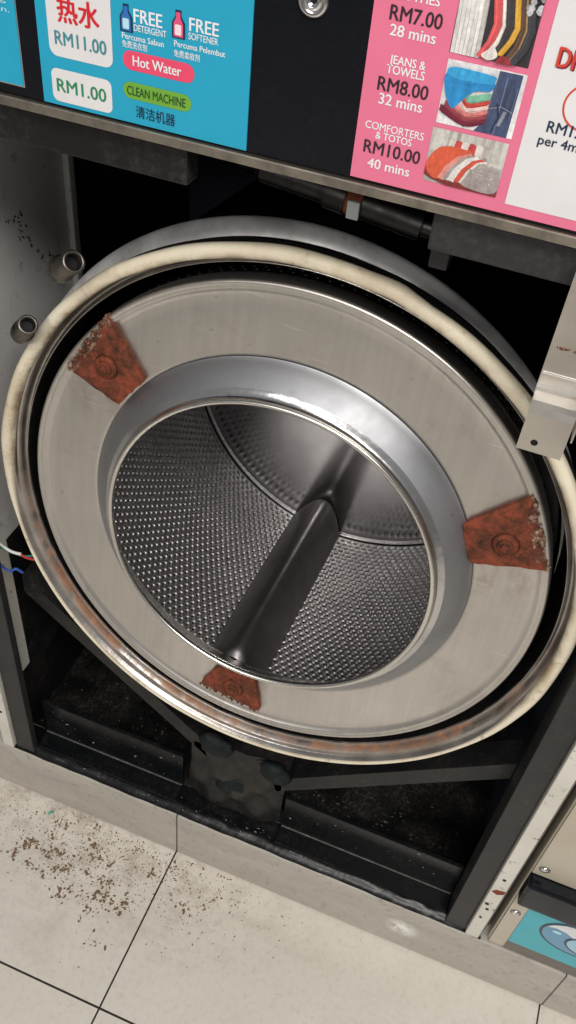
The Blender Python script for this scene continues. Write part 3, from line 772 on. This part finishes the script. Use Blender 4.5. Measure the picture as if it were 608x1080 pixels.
def shade(c, f): return tuple(round(min(1, x * f), 4) for x in c)
rs = random.Random(5)
# rail of clothes
ph = Photo(.0862, .1325, 1.1940, 1.2320, (.035, .03, .035))
for k in range(7):
    u = .01 + k * .052; c = shade((.70, .68, .66), rs.uniform(.72, 1.1))
    ph.shape(c, [(u, -.02), (u + .055, -.02), (u + .052, .5), (u + .03, 1.02), (u - .03, 1.02), (u - .002, .5)], False); ph.stroke((.36, .34, .34), [(u + .05, 0), (u + .048, .5), (u + .03, 1)], .010)
def gar(u, c, w, lo=.02):
    ph.stroke(shade(c, .55), [(u + w * .4, lo), (u + .10 + w * .4, .22 + lo), (u + .14 + w * .4, .5), (u + .05 + w * .4, 1.0)], w * .5)
    ph.stroke(c, [(u, lo), (u + .10, .22 + lo), (u + .14, .5), (u + .05, 1.0)], w); ph.stroke(shade(c, 1.35), [(u - w * .2, lo), (u + .10 - w * .2, .22 + lo), (u + .14 - w * .2, .5), (u + .05 - w * .2, 1.0)], w * .16)
gar(.38, (.60, .09, .10), .10); gar(.47, (.72, .68, .64), .07, .06); gar(.53, (.05, .045, .05), .10); gar(.62, (.62, .34, .05), .065, .10); gar(.70, (.10, .06, .04), .07); gar(.74, (.33, .20, .08), .035, .0); gar(.79, (.05, .05, .06), .09)
ph.shape((.74, .70, .66), [(.40, .06), (.50, .01), (.60, .08), (.54, .20), (.46, .14)]); ph.shape((.28, .035, .04), [(.60, -.02), (.78, -.02), (.74, .09), (.64, .10)])
for _ in range(9): u, v = rs.uniform(.84, 1.0), rs.uniform(.74, 1.0); ph.shape(shade((.42, .42, .44), rs.uniform(.5, 1.3)), [(u - .04, v), (u, v - .05), (u + .04, v), (u, v + .05)])
# folded towels and jeans
ph = Photo(.0865, .1335, 1.1540, 1.1905, (.74, .73, .75))
ph.shape((.055, .08, .16), [(.50, -.02), (.93, .0), (.95, .98), (.66, .98), (.62, .42), (.58, .15)], False)
for k in range(14): u = .62 + .022 * k; ph.stroke(shade((.09, .12, .22), rs.uniform(.5, 1.6)), [(u, rs.uniform(0, .3)), (u + .012, .5), (u + .02, rs.uniform(.7, .97))], rs.uniform(.006, .014))
ph.stroke((.25, .27, .33), [(.64, .40), (.78, .46), (.93, .40)], .014); ph.stroke((.24, .26, .31), [(.79, .16), (.84, .40)], .045); ph.stroke((.02, .03, .07), [(.72, .04), (.77, .30), (.72, .5)], .02)
for k, (c, dv) in enumerate((((.17, .015, .045), .0), ((.30, .05, .07), .075), ((.62, .20, .19), .15), ((.78, .55, .52), .225), ((.55, .06, .05), .30), ((.20, .48, .34), .375))):
    v = .06 + dv; x = .02 + .05 * k
    ph.shape(c, [(x, v + .20), (x + .02, v + .13), (.36, v - .02), (.60, v + .08), (.62, v + .15), (.60, v + .19), (.36, v + .10), (x + .03, v + .24)]); ph.stroke(shade(c, .5), [(x + .02, v + .13), (.36, v - .02), (.60, v + .08)], .012)
ph.shape((.025, .25, .58), [(.02, .80), (.04, .52), (.16, .28), (.26, .40), (.40, .60), (.60, .66), (.62, .80), (.30, .78)]); ph.shape((.04, .36, .70), [(.02, .82), (.14, .74), (.58, .76), (.63, .82), (.60, .89), (.12, .91)])
for k in range(6): ph.stroke(shade((.03, .28, .60), rs.uniform(.7, 1.35)), [(.06 + .05 * k, .78 - .02 * k), (.12 + .06 * k, .46 + .05 * k)], .012)
# made bed
ph = Photo(.0855, .1330, 1.1175, 1.1510, (.42, .40, .38))
ph.shape((.55, .53, .50), [(.0, .60), (1, .52), (1, 1), (.0, 1)], False)
for k in range(9): u = .03 + .11 * k; ph.stroke(shade((.46, .44, .42), rs.uniform(.75, 1.2)), [(u, .6), (u, 1)], .05)
for u, c in ((.30, (.60, .56, .52)), (.38, (.55, .07, .06)), (.47, (.72, .69, .66)), (.56, (.50, .06, .06)), (.66, (.66, .62, .58)), (.75, (.45, .42, .40))):
    ph.shape(c, [(u - .05, .58), (u + .06, .55), (u + .05, .80), (u, .86), (u - .05, .82)]); ph.shape(shade(c, .6), [(u - .03, .60), (u + .03, .58), (u + .02, .66), (u - .02, .66)])
ph.shape((.20, .03, .03), [(-.02, .30), (.0, .12), (.42, -.02), (.98, -.02), (.99, .14), (.55, .16), (.2, .36)])
arc = lambda o: [(.20 + o * .95, .10 + .04 * o), (.27 + o * .95, .34 + .02 * o), (.40 + o * .9, .55 - .02 * o), (.56 + o * .72, .66 - .22 * o)]
ph.shape((.62, .10, .05), [(.0, .28), (.20, .10), (.56, .66), (.46, .73), (.26, .73), (.10, .62)]); 
for o, c, w in ((.03, (.66, .26, .22), .09), (.10, (.36, .31, .30), .08), (.17, (.72, .70, .68), .10), (.25, (.58, .09, .06), .07), (.31, (.66, .62, .60), .035)): ph.stroke(c, arc(o), w)
ph.shape((.33, .29, .28), [(.53, .08), (.96, .06), (.97, .44), (.82, .50), (.70, .46), (.58, .28)])
for k in range(26): u, v = rs.uniform(.58, .94), rs.uniform(.10, .42); ph.shape(shade((.36, .32, .31), rs.uniform(.6, 1.6)), [(u - .014, v), (u, v - .02), (u + .014, v), (u, v + .02)], False)
text(mb, 'DRYER', .1478, .1815, 1.1975, .0105, Yk(2), ink('maroon'), .05); text(mb, 'DRYER', .1470, .1805, 1.1982, .0105, Yk(3), ink('orange'), .02)
ringmesh(mb, .1700, 1.1800, .0130, .0130, .0011, Yk(2), ink('orange')); mb.poly([(.1695, 1.180), (.1705, 1.180), (.1705, 1.190), (.1695, 1.190)], Yk(2), ink('orange')); mb.poly([(.1695, 1.1795), (.178, 1.1795), (.178, 1.1805), (.1695, 1.1805)], Yk(2.5), ink('orange'))
text(mb, 'RM1.00', .1520, .1790, 1.1628, .0064, Yk(2), ink('navy'), .02); text(mb, 'per 4mins', .1490, .1820, 1.1550, .0056, Yk(2), ink('navy'), .02)
part(mb, 'price_sheet', cp)
# keylock
mb = MB(); mb.lathe([(.0, -.0012), (.0022, -.0012), (.0032, -.0030), (.0046, -.0034), (.0054, -.0022), (.0062, -.0024), (.0078, -.0036), (.0092, -.0026), (.0098, .0)], MAT['chrome'], 40)
mb.lathe([(.0, -.0014), (.0020, -.0013)], MAT['pitch'], 20)
o = mb.build('keylock'); bpy.context.view_layer.update(); o.parent = cp; o.matrix_parent_inverse = cp.matrix_world.inverted(); o.matrix_world = Matrix.Translation((.0010, .5598, 1.2060))

# ------------------------------------------------------------------ neighbouring machine
nb = thing('washing_machine', 'washing machine with closed beige front and teal bubble sticker, right of the open one', 'washing machine', (.70, .56, .12), 'laundromat washing machines in a row')
bpy.context.view_layer.update(); PINV[nb.name] = nb.matrix_world.inverted()
mb = MB(); mb.box(.3730, 1.05, .5660, 1.15, .1225, .95, MAT['beige'], .002); part(mb, 'body', nb)
mb = MB(); mb.box(.3745, 1.045, .5615, .5656, .3385, .945, MAT['beige'], .0012); part(mb, 'service_panel', nb)
mb = MB(); mb.box(.3735, 1.045, .5440, .5655, .2830, .3370, MAT['fascia'], .004); part(mb, 'trim_bar', nb)
mb = MB(); mb.box(.3750, 1.045, .5618, .5656, .1240, .2820, MAT['beige'], .001); kick = part(mb, 'kick_plate', nb); bpy.context.view_layer.update(); PINV[kick.name] = kick.matrix_world.inverted()
mb = MB(); mb.box(.3955, 1.044, .5606, .5616, .1495, .2815, ink('teal'))
Yb = lambda k: .5603 - .0003 * k
cx, cz = .4690, .2190
mb.poly(ellipse(cx, cz, .0500, .0400, 48), Yb(0), ink('outline'))
mb.poly(ellipse(cx, cz, .0465, .0365, 48), Yb(1), ink('logo_blue'))
mb.poly([(cx - .0440, cz + .0110), (cx - .034, cz + .0150), (cx - .020, cz + .0130), (cx - .008, cz + .0045), (cx + .004, cz + .003), (cx + .03, cz + .008), (cx + .040, cz + .016), (cx + .025, cz + .0300), (cx, cz + .036), (cx - .025, cz + .0302), (cx - .038, cz + .0205)], Yb(2), ink('white'))
mb.poly(ellipse(cx + .014, cz - .008, .0300, .0230, 40), Yb(3), ink('outline')); mb.poly(ellipse(cx + .014, cz - .008, .0270, .0200, 40), Yb(4), ink('logo_light'))
mb.poly(ellipse(cx + .020, cz - .010, .0205, .0160, 40), Yb(5), ink('logo_blue')); mb.poly(ellipse(cx - .030, cz + .006, .0058, .0038, 20), Yb(3), ink('ltblue'))
part(mb, 'sticker', kick)
mb = MB(); mb.box(.3955, 1.044, .5606, .5616, .1245, .1492, MAT['grey_strip']); part(mb, 'base_strip', kick)
for par, x, z, y in ((nb, .3850, .3560, .5612), (nb, .3845, .2290, .5614)):
    mb = MB(); mb.lathe([(.0, -.0028), (.0026, -.0026), (.0044, -.0014), (.0050, .0)], MAT['chrome'], 20); mb.lathe([(.0048, -.0004), (.0068, .0)], MAT['grey_strip'], 20)
    o = mb.build('screw'); bpy.context.view_layer.update(); o.parent = par; o.matrix_parent_inverse = par.matrix_world.inverted(); o.matrix_world = Matrix.Translation((x, y, z))

# ------------------------------------------------------------------ loose dirt on the floor
def crumbs(name, centres, mat, label, cat):
    mb = MB()
    ico = bmesh.new(); bmesh.ops.create_icosphere(ico, subdivisions=1, radius=1); iv = np.array([v.co[:] for v in ico.verts]); ff = [[v.index for v in f.verts] for f in ico.faces]; ico.free()
    for cx, cy, sx_, sy_, n, r0, r1 in centres:
        for _ in range(n):
            x, y = random.gauss(cx, sx_), random.gauss(cy, sy_)
            if y > .553: y = .553 - random.random() * .03
            r = r0 + (r1 - r0) * random.random() ** 3
            P = iv * rng.uniform(.55, 1.25, (len(iv), 1)) * r; P[:, 0] *= random.uniform(.8, 2.3); P[:, 2] *= .3
            a = random.random() * PI; ca_, sa_ = math.cos(a), math.sin(a)
            Q = np.stack([x + P[:, 0] * ca_ - P[:, 1] * sa_, y + P[:, 0] * sa_ + P[:, 1] * ca_, P[:, 2] + r * .15], 1)
            mb.add(Q, ff, mat)
    o = mb.build(name); return tag(o, label, cat, 'stuff')
cl = [(-.20, .495, .11, .034, 1500, .0003, .0012), (-.22, .53, .12, .02, 500, .0004, .0013), (-.06, .51, .08, .025, 220, .0003, .0011), (.06, .53, .08, .012, 40, .0003, .0009), (-.1, .40, .2, .06, 60, .0003, .001)]
for _ in range(34):
    cl.append((random.gauss(-.215, .075), random.gauss(.484, .03), random.uniform(.003, .010), random.uniform(.003, .008), 24, .0005, .0026))
for _ in range(7):
    cl.append((random.gauss(-.06, .04), random.gauss(.515, .015), .0045, .0055, 16, .0005, .0018))
crumbs('dirt_crumbs', cl, MAT['crumb'], 'brown dirt crumbs scattered on the floor tiles below the plinth', 'dirt')
mb = MB(); mb.tube([(-.300, .535, .002), (-.2965, .540, .004), (-.2935, .541, .002)], [.0012, .0022, .001], MAT['scrap'], 6)
tag(mb.build('plastic_scrap'), 'tiny green plastic scrap lying on the dirty tiles', 'scrap')

cl2 = [(.17, .645, .09, .02, 120, .0004, .0012), (.16, .66, .06, .04, 160, .0004, .0016), (-.22, .66, .06, .04, 160, .0004, .0018), (0, .62, .2, .02, 60, .0004, .001)]
random.seed(11)
def pan_lint():
    mb = MB(); ico = bmesh.new(); bmesh.ops.create_icosphere(ico, subdivisions=1, radius=1); iv = np.array([v.co[:] for v in ico.verts]); ff = [[v.index for v in f.verts] for f in ico.faces]; ico.free()
    for cx, cy, sx_, sy_, n, r0, r1 in cl2:
        for _ in range(n):
            x = min(.33, max(-.345, random.gauss(cx, sx_))); y = max(.612, random.gauss(cy, sy_)); rr = r0 + (r1 - r0) * random.random() ** 3
            P = iv * rng.uniform(.5, 1.3, (len(iv), 1)) * rr; P[:, 0] *= random.uniform(.7, 2.5)
            mb.add(P + np.array([x, y, .1315]), ff, MAT['lint'])
    for _ in range(110):      # pale flecks on rails and sealant: grime plus glints put into the colour
        x = random.uniform(-.32, .305)
        if -.1 < x < .06: y, z = random.uniform(.566, .585), .1265
        elif random.random() < .5: y, z = .5985, random.uniform(.138, .211)
        else: y, z = random.uniform(.563, .572), random.uniform(.1245, .128)
        rr = .0003 + .0010 * random.random() ** 3
        P = iv * rng.uniform(.5, 1.3, (len(iv), 1)) * rr; P[:, 0] *= random.uniform(.7, 3.); P[:, 1] *= .5
        mb.add(P + np.array([x, y, z]), ff, MAT['fleck'])
    return tag(mb.build('lint_dust'), 'grey lint and dust strewn over the black base pan inside the machine, plus pale flecks of grime and painted glints on rails and sealant', 'lint', 'stuff')
pan_lint()
